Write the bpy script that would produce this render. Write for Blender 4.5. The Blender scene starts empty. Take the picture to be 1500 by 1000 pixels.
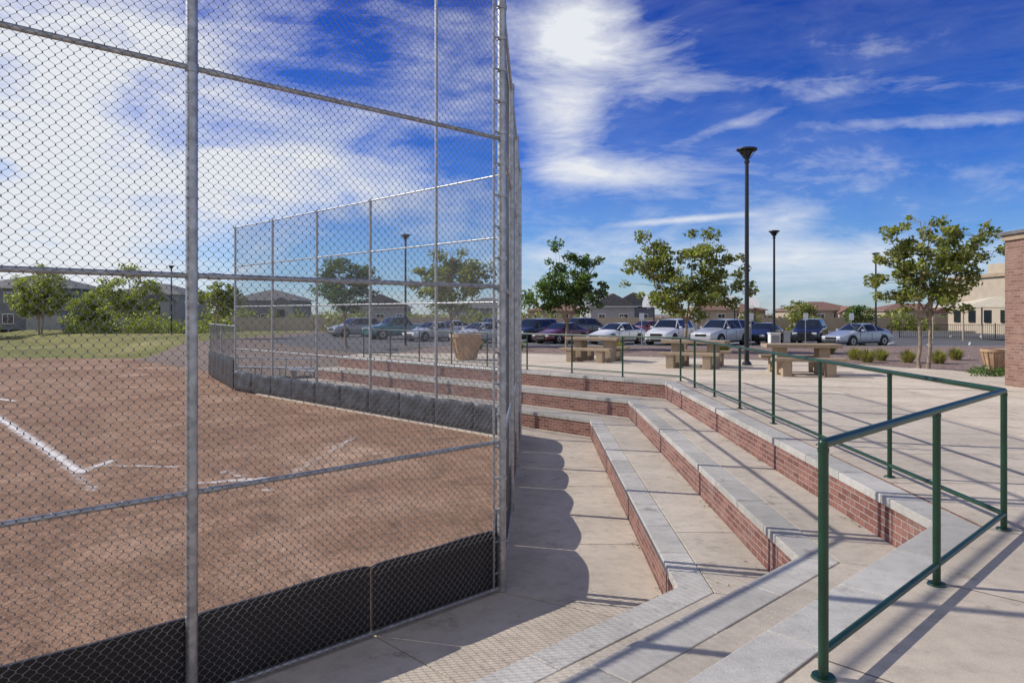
import bpy, math, random
import numpy as np
from mathutils import Vector, Matrix
random.seed(7); np.random.seed(7)
scene=bpy.context.scene
R=math.radians
# ------------------------------------------------------------------ materials
def newmat(name):
    m=bpy.data.materials.new(name); m.use_nodes=True
    nt=m.node_tree; b=nt.nodes['Principled BSDF']
    return m,nt,b
def N(nt,t,**k):
    n=nt.nodes.new(t)
    for a,v in k.items(): n.inputs[a.replace('_',' ')].default_value=v
    return n
def ramp(nt,fac,stops):
    r=nt.nodes.new('ShaderNodeValToRGB')
    el=r.color_ramp.elements
    while len(el)<len(stops): el.new(0.5)
    for e,(p,c) in zip(el,stops):
        e.position=p; e.color=(c[0],c[1],c[2],1) if hasattr(c,'__len__') else (c,c,c,1)
    nt.links.new(fac,r.inputs[0]); return r.outputs[0]
def mixc(nt,fac,a,b,bt='MIX'):
    m=nt.nodes.new('ShaderNodeMix'); m.data_type='RGBA'; m.blend_type=bt
    for s,v in ((m.inputs[0],fac),(m.inputs[6],a),(m.inputs[7],b)):
        if isinstance(v,bpy.types.NodeSocket): nt.links.new(v,s)
        elif hasattr(v,'__len__'): s.default_value=(v[0],v[1],v[2],1)
        else: s.default_value=v
    return m.outputs[2]
def mth(nt,op,a,b=None,clamp=False):
    m=nt.nodes.new('ShaderNodeMath'); m.operation=op; m.use_clamp=clamp
    for s,v in zip(m.inputs,(a,b)):
        if v is None: continue
        if isinstance(v,bpy.types.NodeSocket): nt.links.new(v,s)
        else: s.default_value=v
    return m.outputs[0]
def coord(nt,kind='Object',scale=None):
    tc=nt.nodes.new('ShaderNodeTexCoord'); o=tc.outputs[kind]
    if scale:
        mp=nt.nodes.new('ShaderNodeMapping'); mp.inputs['Scale'].default_value=scale
        nt.links.new(o,mp.inputs[0]); o=mp.outputs[0]
    return o
def noise(nt,vec,scale,detail=4,rough=.55,dist=0):
    n=N(nt,'ShaderNodeTexNoise',Scale=scale,Detail=detail,Roughness=rough,Distortion=dist)
    nt.links.new(vec,n.inputs['Vector']); return n.outputs[0]
def bump(nt,b,h,strength=.3,dist=.01):
    bp=nt.nodes.new('ShaderNodeBump'); bp.inputs['Strength'].default_value=strength
    bp.inputs['Distance'].default_value=dist
    nt.links.new(h,bp.inputs['Height']); nt.links.new(bp.outputs[0],b.inputs['Normal'])
def simple(name,col,rough=.6,metal=0,var=.15,sc=6,bmp=.1,coat=0):
    m,nt,b=newmat(name); v=coord(nt)
    n=noise(nt,v,sc,3)
    lo=tuple(c*(1-var) for c in col); hi=tuple(min(1,c*(1+var)) for c in col)
    nt.links.new(ramp(nt,n,[(.3,lo),(.7,hi)]),b.inputs['Base Color'])
    b.inputs['Roughness'].default_value=rough; b.inputs['Metallic'].default_value=metal
    if coat: b.inputs['Coat Weight'].default_value=coat
    if bmp>.06: bump(nt,b,noise(nt,v,sc*12,2),bmp,.005)
    return m
def concrete(name,col,island=.12,grid=None,stain=.2):
    m,nt,b=newmat(name); v=coord(nt)
    n1=noise(nt,v,.7,4,.6); n2=noise(nt,v,7,4,.65); n3=noise(nt,v,120,2,.6)
    c=ramp(nt,n1,[(.3,tuple(x*(1-stain) for x in col)),(.7,tuple(min(1,x*(1+stain*.5)) for x in col))])
    c=mixc(nt,.5,c,ramp(nt,n2,[(.25,.62),(.5,1.0),(.75,1.18)]),'MULTIPLY')
    c=mixc(nt,.6,c,ramp(nt,n3,[(.3,.75),(.6,1.12)]),'MULTIPLY')
    sp=noise(nt,v,2.6,5,.75)
    c=mixc(nt,.7,c,ramp(nt,sp,[(.30,.45),(.42,1.0)]),'MULTIPLY')
    if island:
        g=nt.nodes.new('ShaderNodeNewGeometry')
        c=mixc(nt,1,c,ramp(nt,g.outputs['Random Per Island'],[(0,1-island),(1,1+island)]),'MULTIPLY')
    h=n3
    if grid:
        uv=coord(nt,'UV'); br=N(nt,'ShaderNodeTexBrick',Scale=1.0)
        br.offset=0; br.squash=1
        br.inputs['Brick Width'].default_value=grid; br.inputs['Row Height'].default_value=grid
        br.inputs['Mortar Size'].default_value=.008; br.inputs['Mortar Smooth'].default_value=.2
        br.inputs['Color1'].default_value=(.92,.92,.92,1); br.inputs['Color2'].default_value=(1.06,1.06,1.06,1)
        br.inputs['Mortar'].default_value=(.30,.28,.26,1)
        nt.links.new(uv,br.inputs['Vector'])
        c=mixc(nt,1,c,br.outputs[0],'MULTIPLY')
        h=mth(nt,'SUBTRACT',mth(nt,'MULTIPLY',n3,.3),br.outputs[1])
    nt.links.new(c,b.inputs['Base Color']); b.inputs['Roughness'].default_value=.88
    b.inputs['Specular IOR Level'].default_value=.3
    bump(nt,b,h,.35,.006)
    return m
def brickmat(name,c1,c2,mo):
    m,nt,b=newmat(name); uv=coord(nt,'UV'); v=coord(nt)
    br=N(nt,'ShaderNodeTexBrick',Scale=1.0)
    br.inputs['Brick Width'].default_value=.203; br.inputs['Row Height'].default_value=.0675
    br.inputs['Mortar Size'].default_value=.0055; br.inputs['Mortar Smooth'].default_value=.3
    br.inputs['Bias'].default_value=-.1
    br.inputs['Color1'].default_value=(*c1,1); br.inputs['Color2'].default_value=(*c2,1)
    br.inputs['Mortar'].default_value=(*mo,1)
    nt.links.new(uv,br.inputs['Vector'])
    n=noise(nt,v,30,4); n2=noise(nt,v,2,5,.7)
    c=mixc(nt,.7,br.outputs[0],ramp(nt,n,[(.3,.7),(.7,1.25)]),'MULTIPLY')
    c=mixc(nt,ramp(nt,n2,[(.52,0.0),(.75,.35)]),c,(.38,.33,.29))
    nt.links.new(c,b.inputs['Base Color']); b.inputs['Roughness'].default_value=.85
    bump(nt,b,mth(nt,'SUBTRACT',mth(nt,'MULTIPLY',n,.3),br.outputs[1]),.6,.008)
    return m
M={}
M['conc_tan']=concrete('concrete_tan',(.59,.505,.395),.0,1.5)
M['conc_walk']=concrete('concrete_walk',(.56,.48,.38),.07)
M['conc_tread']=concrete('concrete_tread',(.53,.465,.375),.10)
M['coping']=concrete('precast_coping',(.49,.465,.415),.13)
M['dark_joint']=simple('dark_joint',(.05,.045,.04),.95)
M['brick']=brickmat('brick_masonry',(.165,.062,.045),(.30,.14,.105),(.36,.31,.27))
M['brick2']=brickmat('brick_masonry_tan',(.17,.085,.06),(.27,.155,.11),(.28,.23,.19))
M['galv']=simple('galvanised_steel',(.40,.41,.41),.42,.7,.28,14,.08)
M['wire']=simple('galvanised_wire',(.22,.23,.23),.5,.5,.2,3,0)
M['green']=simple('green_paint',(.010,.046,.023),.36,0,.25,5,.04)
M['black']=simple('black_paint',(.012,.012,.013),.4,0,.2,5,.03)
M['table']=concrete('table_concrete',(.38,.295,.205),.08)
M['pot']=simple('terracotta_tan',(.42,.27,.16),.8,0,.25,4,.2)
M['alu']=simple('aluminium',(.62,.63,.64),.4,.6,.1,8,.05)
M['wood']=simple('tree_bark',(.27,.21,.15),.9,0,.35,12,.5)
M['white']=simple('white_paint',(.75,.75,.73),.5,0,.06,5,.03)
M['rubber']=simple('tyre_rubber',(.02,.02,.02),.8,0,.2,9,.1)
M['rim']=simple('alloy_rim',(.45,.46,.47),.3,.8,.1,5,0)
M['soil']=simple('planter_soil',(.07,.05,.035),.95,0,.3,20,.5)
M['beige']=simple('beige_stucco',(.40,.335,.25),.9,0,.08,1.2,.15)
M['graystucco']=simple('gray_stucco',(.17,.18,.20),.9,0,.1,1,.1)
M['lightstucco']=simple('light_gray_stucco',(.33,.33,.33),.9,0,.08,1,.1)
M['roofdark']=simple('roof_tile_dark',(.13,.125,.125),.85,0,.3,3,.4)
M['roofred']=simple('roof_tile_brown',(.20,.11,.08),.85,0,.3,3,.4)
M['canopy']=simple('canopy_fabric',(.62,.55,.40),.8,0,.08,2,.05)
def glassm():
    m,nt,b=newmat('dark_glass'); b.inputs['Base Color'].default_value=(.015,.02,.025,1)
    b.inputs['Roughness'].default_value=.06; b.inputs['Specular IOR Level'].default_value=.8
    return m
M['glass']=glassm()
def carpaint(name,col):
    m,nt,b=newmat(name); v=coord(nt)
    n=noise(nt,v,3,2)
    nt.links.new(mixc(nt,n,tuple(c*.92 for c in col),tuple(min(1,c*1.06) for c in col)),b.inputs['Base Color'])
    b.inputs['Roughness'].default_value=.3; b.inputs['Metallic'].default_value=.2; b.inputs['Coat Weight'].default_value=.8
    b.inputs['Coat Roughness'].default_value=.05
    return m
def litm(name,col):
    m,nt,b=newmat(name); b.inputs['Base Color'].default_value=(*col,1); b.inputs['Roughness'].default_value=.12; return m
M['headl']=litm('headlamp_lens',(.7,.72,.75)); M['taill']=litm('tail_lamp_lens',(.35,.01,.01))
def padmat(name,col,fold):
    m,nt,b=newmat(name); v=coord(nt,'Object',(1,1,.5))
    n=noise(nt,v,6,4,.55,1.6); n2=noise(nt,v,1.3,4)
    c=ramp(nt,n2,[(.3,tuple(x*.75 for x in col)),(.7,tuple(x*1.3 for x in col))])
    c=mixc(nt,ramp(nt,n,[(.58,0.0),(.75,.18)]),c,tuple(min(1,x*2+.03) for x in col))
    nt.links.new(c,b.inputs['Base Color']); b.inputs['Roughness'].default_value=.45
    bump(nt,b,n,fold,.03); return m
M['padblack']=padmat('black_vinyl_pad',(.014,.014,.016),.35)
M['padgray']=padmat('faded_vinyl_pad',(.038,.040,.044),.7)
def leafmat(name,c1,c2,c3):
    m,nt,b=newmat(name)
    g=nt.nodes.new('ShaderNodeNewGeometry')
    c=ramp(nt,g.outputs['Random Per Island'],[(0,c1),(.55,c2),(1,c3)])
    n=noise(nt,coord(nt),1.1,2)
    c=mixc(nt,.8,c,ramp(nt,n,[(.35,.7),(.65,1.25)]),'MULTIPLY')
    nt.links.new(c,b.inputs['Base Color']); b.inputs['Roughness'].default_value=.45
    tr=nt.nodes.new('ShaderNodeBsdfTranslucent'); nt.links.new(mixc(nt,1,c,(1.5,1.7,.6),'MULTIPLY'),tr.inputs[0])
    ms=nt.nodes.new('ShaderNodeMixShader'); ms.inputs[0].default_value=.38
    nt.links.new(b.outputs[0],ms.inputs[1]); nt.links.new(tr.outputs[0],ms.inputs[2])
    nt.links.new(ms.outputs[0],nt.nodes['Material Output'].inputs[0]); return m
M['leafB']=leafmat('leaf_dark_green',(.05,.095,.022),(.09,.15,.04),(.17,.22,.07))
M['leafC']=leafmat('leaf_olive',(.12,.15,.035),(.205,.23,.065),(.36,.33,.11))
M['leafD']=leafmat('leaf_yellow_green',(.17,.21,.05),(.27,.29,.08),(.40,.40,.14))
M['straw']=leafmat('dry_grass_blades',(.26,.22,.09),(.36,.31,.13),(.2,.24,.08))
M['litter']=leafmat('dry_leaf_litter',(.09,.055,.025),(.17,.11,.05),(.28,.2,.09))

# ------------------------------------------------------------------ mesh builder
class MB:
    def __init__(s): s.v=[];s.f=[];s.m=[];s.uv=[];s.mats=[]
    def mi(s,k):
        if k not in s.mats: s.mats.append(k)
        return s.mats.index(k)
    def face(s,pts,mat,uv=None):
        b=len(s.v); s.v+= [tuple(p) for p in pts]; s.f.append(tuple(range(b,b+len(pts)))); s.m.append(s.mi(mat))
        s.uv.append(uv if uv else [(0,0)]*len(pts))
    def addm(s,verts,faces,mat):
        b=len(s.v); s.v+=[tuple(p) for p in verts]; k=s.mi(mat)
        for f in faces: s.f.append(tuple(b+i for i in f)); s.m.append(k); s.uv.append([(0,0)]*len(f))
    def prism(s,poly,z0,z1,mat,sidemat=None):
        a=sum(poly[i][0]*poly[(i+1)%len(poly)][1]-poly[(i+1)%len(poly)][0]*poly[i][1] for i in range(len(poly)))
        if a<0: poly=poly[::-1]
        n=len(poly)
        vs=[(p[0],p[1],z1) for p in poly]+[(p[0],p[1],z0) for p in poly]
        s.addm(vs,[tuple(range(n)),tuple(range(2*n-1,n-1,-1))]+([] if sidemat else [(i,n+i,n+(i+1)%n,(i+1)%n) for i in range(n)]),mat)
        if sidemat: s.addm(vs,[(i,n+i,n+(i+1)%n,(i+1)%n) for i in range(n)],sidemat)
    def box(s,c,sz,mat,rz=0,top=1.0):
        ca,sa=math.cos(rz),math.sin(rz); vs=[]
        for z,k in((-.5,1),(.5,top)):
            for x,y in((-.5,-.5),(.5,-.5),(.5,.5),(-.5,.5)):
                X=x*sz[0]*k;Y=y*sz[1]*k
                vs.append((c[0]+X*ca-Y*sa,c[1]+X*sa+Y*ca,c[2]+z*sz[2]))
        s.addm(vs,[(3,2,1,0),(4,5,6,7),(0,1,5,4),(1,2,6,5),(2,3,7,6),(3,0,4,7)],mat)
    def cyl(s,p,q,r1,r2=None,n=10,mat=None,cap=True):
        if r2 is None: r2=r1
        p=Vector(p);q=Vector(q);d=(q-p)
        if d.length<1e-6: return
        d.normalize(); a=Vector((0,0,1)) if abs(d.z)<.9 else Vector((1,0,0))
        u=d.cross(a).normalized(); w=d.cross(u)
        vs=[]
        for c,r in((p,r1),(q,r2)):
            for i in range(n):
                t=2*math.pi*i/n; vs.append(c+u*(r*math.cos(t))+w*(r*math.sin(t)))
        fs=[(i,i+n,(i+1)%n+n,(i+1)%n) for i in range(n)]
        if cap: fs+= [tuple(range(n)),tuple(range(2*n-1,n-1,-1))]
        s.addm(vs,fs,mat)
    def ball(s,c,r,mat,n=10,k=6,sz=1):
        vs=[];fs=[]
        for j in range(k+1):
            ph=math.pi*j/k
            for i in range(n):
                t=2*math.pi*i/n; vs.append((c[0]+r*math.sin(ph)*math.cos(t),c[1]+r*math.sin(ph)*math.sin(t),c[2]+r*sz*math.cos(ph)))
        for j in range(k):
            for i in range(n): fs.append((j*n+i,(j+1)*n+i,(j+1)*n+(i+1)%n,j*n+(i+1)%n))
        s.addm(vs,fs,mat)
    def lathe(s,c,prof,mat,n=24):
        vs=[];fs=[]
        for r,z in prof:
            for i in range(n):
                t=2*math.pi*i/n; vs.append((c[0]+r*math.cos(t),c[1]+r*math.sin(t),c[2]+z))
        for j in range(len(prof)-1):
            for i in range(n): fs.append((j*n+i,j*n+(i+1)%n,(j+1)*n+(i+1)%n,(j+1)*n+i))
        s.addm(vs,fs,mat)
    def obj(s,name,parent=None,smooth=False,bevel=0,loc=None,rz=0):
        me=bpy.data.meshes.new(name); me.from_pydata(s.v,[],s.f)
        for k in s.mats: me.materials.append(M[k])
        me.polygons.foreach_set('material_index',s.m)
        uvl=me.uv_layers.new(name='UVMap')
        flat=[c for f in s.uv for p in f for c in p]
        uvl.data.foreach_set('uv',flat)
        if smooth:
            me.polygons.foreach_set('use_smooth',[True]*len(me.polygons))
            try: me.set_sharp_from_angle(angle=R(35))
            except Exception: pass
        me.update()
        o=bpy.data.objects.new(name,me); scene.collection.objects.link(o)
        if loc: o.location=loc
        o.rotation_euler[2]=rz
        if parent: o.parent=parent
        if bevel:
            b=o.modifiers.new('bevel','BEVEL'); b.width=bevel; b.segments=2; b.limit_method='ANGLE'; b.angle_limit=R(40)
        return o
def empty(name,loc=(0,0,0),rz=0):
    e=bpy.data.objects.new(name,None); scene.collection.objects.link(e); e.location=loc; e.rotation_euler[2]=rz; e.empty_display_size=.3
    return e

# ------------------------------------------------------------------ layout
F=1071.0; EYE=1.63
aA=R(45.9); aB=R(1.75); aC=R(-44.1)
dA=Vector((math.sin(aA),math.cos(aA))); dB=Vector((math.sin(aB),math.cos(aB))); dC=Vector((math.sin(aC),math.cos(aC)))
def nrm(d): return Vector((d.y,-d.x))   # points outward (right/plaza)
nA,nB,nC=nrm(dA),nrm(dB),nrm(dC)
N1=Vector((3.31,5.72)); M1=N1+dB*11.9
F1=Vector((-.105,7.48)); G0=F1+dB*9.15
LZ=-1.2
def px(x,d): return (x-750)*d/F
def inter(p,d,q,e):
    den=d.x*e.y-d.y*e.x; t=((q.x-p.x)*e.y-(q.y-p.y)*e.x)/den; return p+d*t
LA,LC=13.0,15.0
def path(o):
    if not hasattr(o,'__len__'): o=(o,o,o)
    pa=N1-nA*o[0]; pb=N1-nB*o[1]; pc=M1-nC*o[2]
    n=inter(pa,dA,pb,dB); m=inter(pb,dB,pc,dC)
    return [N1-nA*o[0]-dA*LA, n, m, M1-nC*o[2]+dC*LC]
def smooth(a,b,x):
    t=min(1,max(0,(x-a)/(b-a))); return t*t*(3-2*t)
def Dout(x,y):
    p=Vector((x,y)); return max(nA.dot(p-F1),nB.dot(p-F1),nC.dot(p-G0))
def gz(x,y): return -1.245+.79*smooth(4.2,9,Dout(x,y))

# ------------------------------------------------------------------ ground
def axis(lo,hi,a,b,step):
    v=[];x=a
    while x<=b: v.append(x); x+=step
    s=step*1.5;x=b
    while x<hi: x+=s; s*=1.35; v.append(min(x,hi))
    s=step*1.5;x=a
    while x>lo: x-=s; s*=1.35; v.insert(0,max(x,lo))
    return v
gx=axis(-1500,1500,-60,40,1.0); gy=axis(-300,2500,-10,80,1.0)
verts=[(x,y,gz(x,y)) for y in gy for x in gx]
nx=len(gx)
faces=[(j*nx+i,j*nx+i+1,(j+1)*nx+i+1,(j+1)*nx+i) for j in range(len(gy)-1) for i in range(nx-1)]
me=bpy.data.meshes.new('ground'); me.from_pydata(verts,[],faces)
ca=me.color_attributes.new('zone','FLOAT_COLOR','POINT')
cols=[]
for x,y,z in verts:
    D=Dout(x,y)
    g=smooth(-1.5,1.5,y-47.5-.02*abs(x+20))
    k=smooth(2.2,4.2,D)*(1-smooth(-22,-26,x)) if y>30 else smooth(2.2,4.2,D)
    cols+=[g,k,0,1]
ca.data.foreach_set('color',cols)
m,nt,b=newmat('ground_dirt_grass'); v=coord(nt)
n1=noise(nt,v,.22,5,.62,1.6); n2=noise(nt,v,2.2,5,.65,.5); n3=noise(nt,v,22,4,.7)
dirt=ramp(nt,n1,[(.3,(.25,.145,.095)),(.5,(.325,.20,.13)),(.60,(.375,.24,.16)),(.72,(.50,.345,.245))])
dirt=mixc(nt,.8,dirt,ramp(nt,n2,[(.3,.62),(.5,1.0),(.72,1.3)]),'MULTIPLY')
dirt=mixc(nt,.85,dirt,ramp(nt,n3,[(.32,.45),(.5,1.0),(.7,1.2)]),'MULTIPLY')
vv=N(nt,'ShaderNodeTexVoronoi',Scale=5.0); nt.links.new(v,vv.inputs['Vector'])
gr1=noise(nt,v,.15,5,.6); gr2=noise(nt,v,9,4,.7)
grass=ramp(nt,gr1,[(.3,(.16,.165,.05)),(.55,(.235,.225,.08)),(.75,(.34,.30,.14))])
grass=mixc(nt,.8,grass,ramp(nt,gr2,[(.3,.55),(.7,1.3)]),'MULTIPLY')
grav=ramp(nt,n3,[(.3,(.13,.095,.075)),(.5,(.22,.17,.14)),(.7,(.33,.27,.23))])
at=nt.nodes.new('ShaderNodeAttribute'); at.attribute_name='zone'
sep=nt.nodes.new('ShaderNodeSeparateColor'); nt.links.new(at.outputs[0],sep.inputs[0])
def edge(sock):
    return mth(nt,'MULTIPLY',mth(nt,'SUBTRACT',mth(nt,'ADD',sock,mth(nt,'MULTIPLY',n2,.5)),.6),5,True)
c=mixc(nt,edge(sep.outputs[0]),dirt,grass); c=mixc(nt,edge(sep.outputs[1]),c,grav)
nt.links.new(c,b.inputs['Base Color']); b.inputs['Roughness'].default_value=.95
b.inputs['Specular IOR Level'].default_value=.15
hh=mth(nt,'ADD',mth(nt,'MULTIPLY',n2,1.8),mth(nt,'MULTIPLY',n3,.9)); hh=mth(nt,'ADD',hh,mth(nt,'MULTIPLY',vv.outputs[0],.5))
bump(nt,b,hh,.8,.05)
me.materials.append(m); me.polygons.foreach_set('use_smooth',[True]*len(me.polygons))
og=bpy.data.objects.new('ground',me); scene.collection.objects.link(og)

# chalk lines (worn)
def chalkmat():
    m,nt,b=newmat('chalk'); v=coord(nt); n=noise(nt,v,6,5,.75); n2=noise(nt,v,40,3)
    b.inputs['Base Color'].default_value=(.80,.76,.72,1); b.inputs['Roughness'].default_value=.95
    uv=coord(nt,'UV'); s=nt.nodes.new('ShaderNodeSeparateXYZ'); nt.links.new(uv,s.inputs[0])
    e=mth(nt,'MULTIPLY',mth(nt,'ABSOLUTE',mth(nt,'SUBTRACT',s.outputs[1],.5)),2.0)
    a=mth(nt,'SUBTRACT',mth(nt,'ADD',n,mth(nt,'MULTIPLY',n2,.35)),mth(nt,'MULTIPLY',e,.45))
    a=mth(nt,'MULTIPLY',mth(nt,'SUBTRACT',a,s.outputs[0]),2.6,True)
    nt.links.new(a,b.inputs['Alpha']); return m
M['chalk']=chalkmat()
def gpt(x,y,z=LZ-.045): 
    d=F*(EYE-z)/(y-460); return Vector((px(x,d),d))
mb=MB()
for i,(p,q,w,wear) in enumerate([((-120,532),(118,692),.38,.30),((112,694),(165,674),.45,.42),((150,682),(262,684),.45,.50),((280,709),(425,699),.65,.46),((-80,572),(22,588),.30,.3),((262,715),(300,706),.2,.5),((420,699),(520,640),.8,.59),((60,650),(140,720),1.0,.60),((330,690),(400,720),1.2,.60)]):
    a,c=gpt(*p),gpt(*q); n=nrm((c-a).normalized())*w/2; z=-1.237+i*.0012
    mb.face([(*(a-n),z),(*(c-n),z),(*(c+n),z),(*(a+n),z)],'chalk',[(wear,0),(wear,0),(wear,1),(wear,1)])
mb.obj('chalk_line')

# ------------------------------------------------------------------ bleachers
bl=empty('brick_bleachers')
def slabs(mb,o1,o2,z1,th,L,mat,gap=.008,segs=(0,1,2)):
    P=path(o1);Q=path(o2); ds=[dA,dB,dC]; g=gap/2
    for k in segs:
        d=ds[k]; O=P[k]; pa,pb=0,(P[k+1]-O).dot(d); qa,qb=(Q[k]-O).dot(d),(Q[k+1]-O).dot(d)
        ow=(Q[k]-O)-d*qa; wn=ow.normalized()*g
        lo,hi=max(pa,qa),min(pb,qb); n=max(1,round((hi-lo)/L)); ts=[lo+(hi-lo)*i/n for i in range(n+1)]
        for i in range(n):
            a1=pa if i==0 else ts[i]; a2=qa if i==0 else ts[i]
            b1=pb if i==n-1 else ts[i+1]; b2=qb if i==n-1 else ts[i+1]
            dz=random.uniform(-.003,.003)
            poly=[O+d*(a1+g)+wn,O+d*(b1-g)+wn,O+ow+d*(b2-g)-wn,O+ow+d*(a2+g)-wn]
            mb.prism(poly,z1-th,z1+dz,mat)
W=.93; H=.40
cop=MB();tr=MB();base=MB();br=MB()
for i in range(3):
    e=i*W; z=-H*i
    slabs(cop,e,e-.30,z,.085,.92,'coping')
    if i>0: slabs(tr,e-.30,e-W-.022,z-.002,.08,1.85,'conc_tread')
    A=path(e-.025); back=path(e-.95); base_top=z-.03
    for k in range(3):
        base.face([(*back[k],base_top),(*back[k+1],base_top),(*A[k+1],base_top),(*A[k],base_top)],'dark_joint')
        ln=(A[k+1]-A[k]).length
        zt=z-.06; zb=z-H-.06
        off=random.random()*3
        br.face([(*A[k],zb),(*A[k+1],zb),(*A[k+1],zt),(*A[k],zt)],'brick',[(off,0.02),(off+ln,0.02),(off+ln,zt-zb+.02),(off,zt-zb+.02)])
    for k in(0,3):
        p,q=A[k],back[k]; L=(q-p).length
        br.face([(*p,-1.5),(*q,-1.5),(*q,z-.01),(*p,z-.01)],'brick',[(0,0),(L,0),(L,1.5+z),(0,1.5+z)])
wk=MB()
e3=2*W-.027
fo=[(nA.dot(N1-F1)),(nB.dot(N1-F1)),(nC.dot(M1-G0))]
slabs(wk,e3,tuple(o+.12 for o in fo),LZ,.12,1.5,'conc_walk',.012)
bs=path(e3);bo=path(tuple(o+.10 for o in fo))
for k in range(3): base.face([(*bs[k],LZ-.03),(*bs[k+1],LZ-.03),(*bo[k+1],LZ-.03),(*bo[k],LZ-.03)],'dark_joint')
cop.obj('coping',bl,bevel=.008); tr.obj('tread',bl,bevel=.005); base.obj('joint_filler',bl); br.obj('brick_riser',bl)
wk.obj('walkway',None,bevel=.005)
# dry leaf litter gathered against the risers
V=[];Fc=[]
for i in range(3):
    zt=-H*(i+1)+.006; A=path(i*W-.025)
    for k in range(3):
        d=(A[k+1]-A[k]); L=d.length; d=d/L; n=nrm(d)
        for c_ in range(int(L*1.3)):
            t0=random.random()*L
            for j in range(random.randint(2,10)):
                t=t0+random.gauss(0,.18); off=abs(random.gauss(0,.05))+.012
                if random.random()<.15: off=random.uniform(.05,.6)
                if not(0<t<L): continue
                p=A[k]+d*t-n*off; a=random.random()*6.28; l=random.uniform(.008,.022)
                u=Vector((math.cos(a),math.sin(a)))*l; w_=Vector((-u.y,u.x))*.5; b0=len(V)
                V+=[(p.x-u.x,p.y-u.y,zt),(p.x+w_.x,p.y+w_.y,zt+.004),(p.x+u.x,p.y+u.y,zt+.007),(p.x-w_.x,p.y-w_.y,zt+.002)]; Fc.append((b0,b0+1,b0+2,b0+3))
me=bpy.data.meshes.new('leaf_litter'); me.from_pydata(V,[],Fc); me.materials.append(M['litter'])
o=bpy.data.objects.new('leaf_litter',me); scene.collection.objects.link(o)

# plaza
pl=MB()
PE=path(-.308)
outN=N1+(path(-8)[1]-N1); outM=path(-9)[2]
polyA=[PE[0],PE[1],outN,Vector((14,-14)),Vector((-2,-16))]
polyB=[PE[1],PE[2],outM,Vector((13.2,19)),Vector((14,2)),outN]
polyC=[PE[2],PE[3],Vector((-6.2,30.4)),Vector((0.5,30.5)),Vector((10.2,25.2)),outM]
for poly,d in((polyA,dA),(polyB,dB),(polyC,dC)):
    n=nrm(d); a=sum(poly[i][0]*poly[(i+1)%len(poly)][1]-poly[(i+1)%len(poly)][0]*poly[i][1] for i in range(len(poly)))
    if a<0: poly=poly[::-1]
    pl.face([(p[0],p[1],0.0) for p in poly],'conc_tan',[((p-PE[1]).dot(d)+.02,(p-PE[1]).dot(n)+.0) for p in poly])
    for i in range(len(poly)):
        p,q=poly[i],poly[(i+1)%len(poly)]; L=(q-p).length
        pl.face([(*p,-1.5),(*q,-1.5),(*q,-.0),(*p,-.0)],'brick',[(0,0),(L,0),(L,1.5),(0,1.5)])
pl.obj('plaza_pavement')

# ------------------------------------------------------------------ green railings
rp=path(-.42)
def railing(pts_list,name):
    mb=MB(); r=.0225
    for a,c in zip(pts_list[:-1],pts_list[1:]):
        mb.cyl((*a,1.05),(*c,1.05),r,r,14,'green'); mb.cyl((*a,.12),(*c,.12),r*.85,None,12,'green')
    for p in pts_list:
        mb.cyl((*p,0),(*p,1.05),r,r,14,'green',False); mb.ball((*p,1.05),r*1.02,'green',14,8)
        mb.cyl((*p,0),(*p,.012),.055,.05,16,'green')
        mb.cyl((*p,1.012),(*p,1.03),r*1.12,None,14,'green')
    return mb.obj(name,None,True)
c0=rp[1]
apts=[c0-dA*(1.62*i) for i in (0,1,2)]
ptsB=[c0+dB*(1.78*i) for i in range(0,7)]+[rp[2]]
ptsC=[rp[2]+dC*(1.75*i) for i in range(1,9)]
railing(apts[::-1]+ptsB[1:]+ptsC,'green_pipe_railing')

# ------------------------------------------------------------------ chain link
P_=.072
def linkmesh(name,L,Hh,r=.0028):
    hp=P_/2; nw=int(L/hp); ns=int(Hh/hp)
    pts=[]
    for j in range(ns+1):
        side=j%2; pts.append((side,j*hp-.005)); pts.append((side,j*hp+.005))
    V=[];Fc=[]
    for k in range(nw):
        b=len(V)
        for t,(s,z) in enumerate(pts):
            side=s if k%2==0 else 1-s
            x=k*hp+(side*(hp+.004)-.002); y=.0022*(1 if (t%2==0) else -1)
            x+=.004*math.sin(z*2.3+k*.21)+.003*math.sin(z*7.1+k*.05)
            z=min(max(z,0),Hh)
            for a in range(3):
                an=2.094*a+.5; V.append((x+r*math.cos(an),y+r*math.sin(an),z))
        m_=len(pts)
        for t in range(m_-1):
            for a in range(3):
                a2=(a+1)%3; Fc.append((b+t*3+a,b+t*3+a2,b+t*3+3+a2,b+t*3+3+a))
    me=bpy.data.meshes.new(name); me.from_pydata(V,[],Fc); me.materials.append(M['wire'])
    me.polygons.foreach_set('use_smooth',[True]*len(me.polygons)); return me
bay=3.09
meL=linkmesh('chain_link_mesh',bay,6.05)
meS=linkmesh('chain_link_mesh_short',3.6,2.35)
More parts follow.
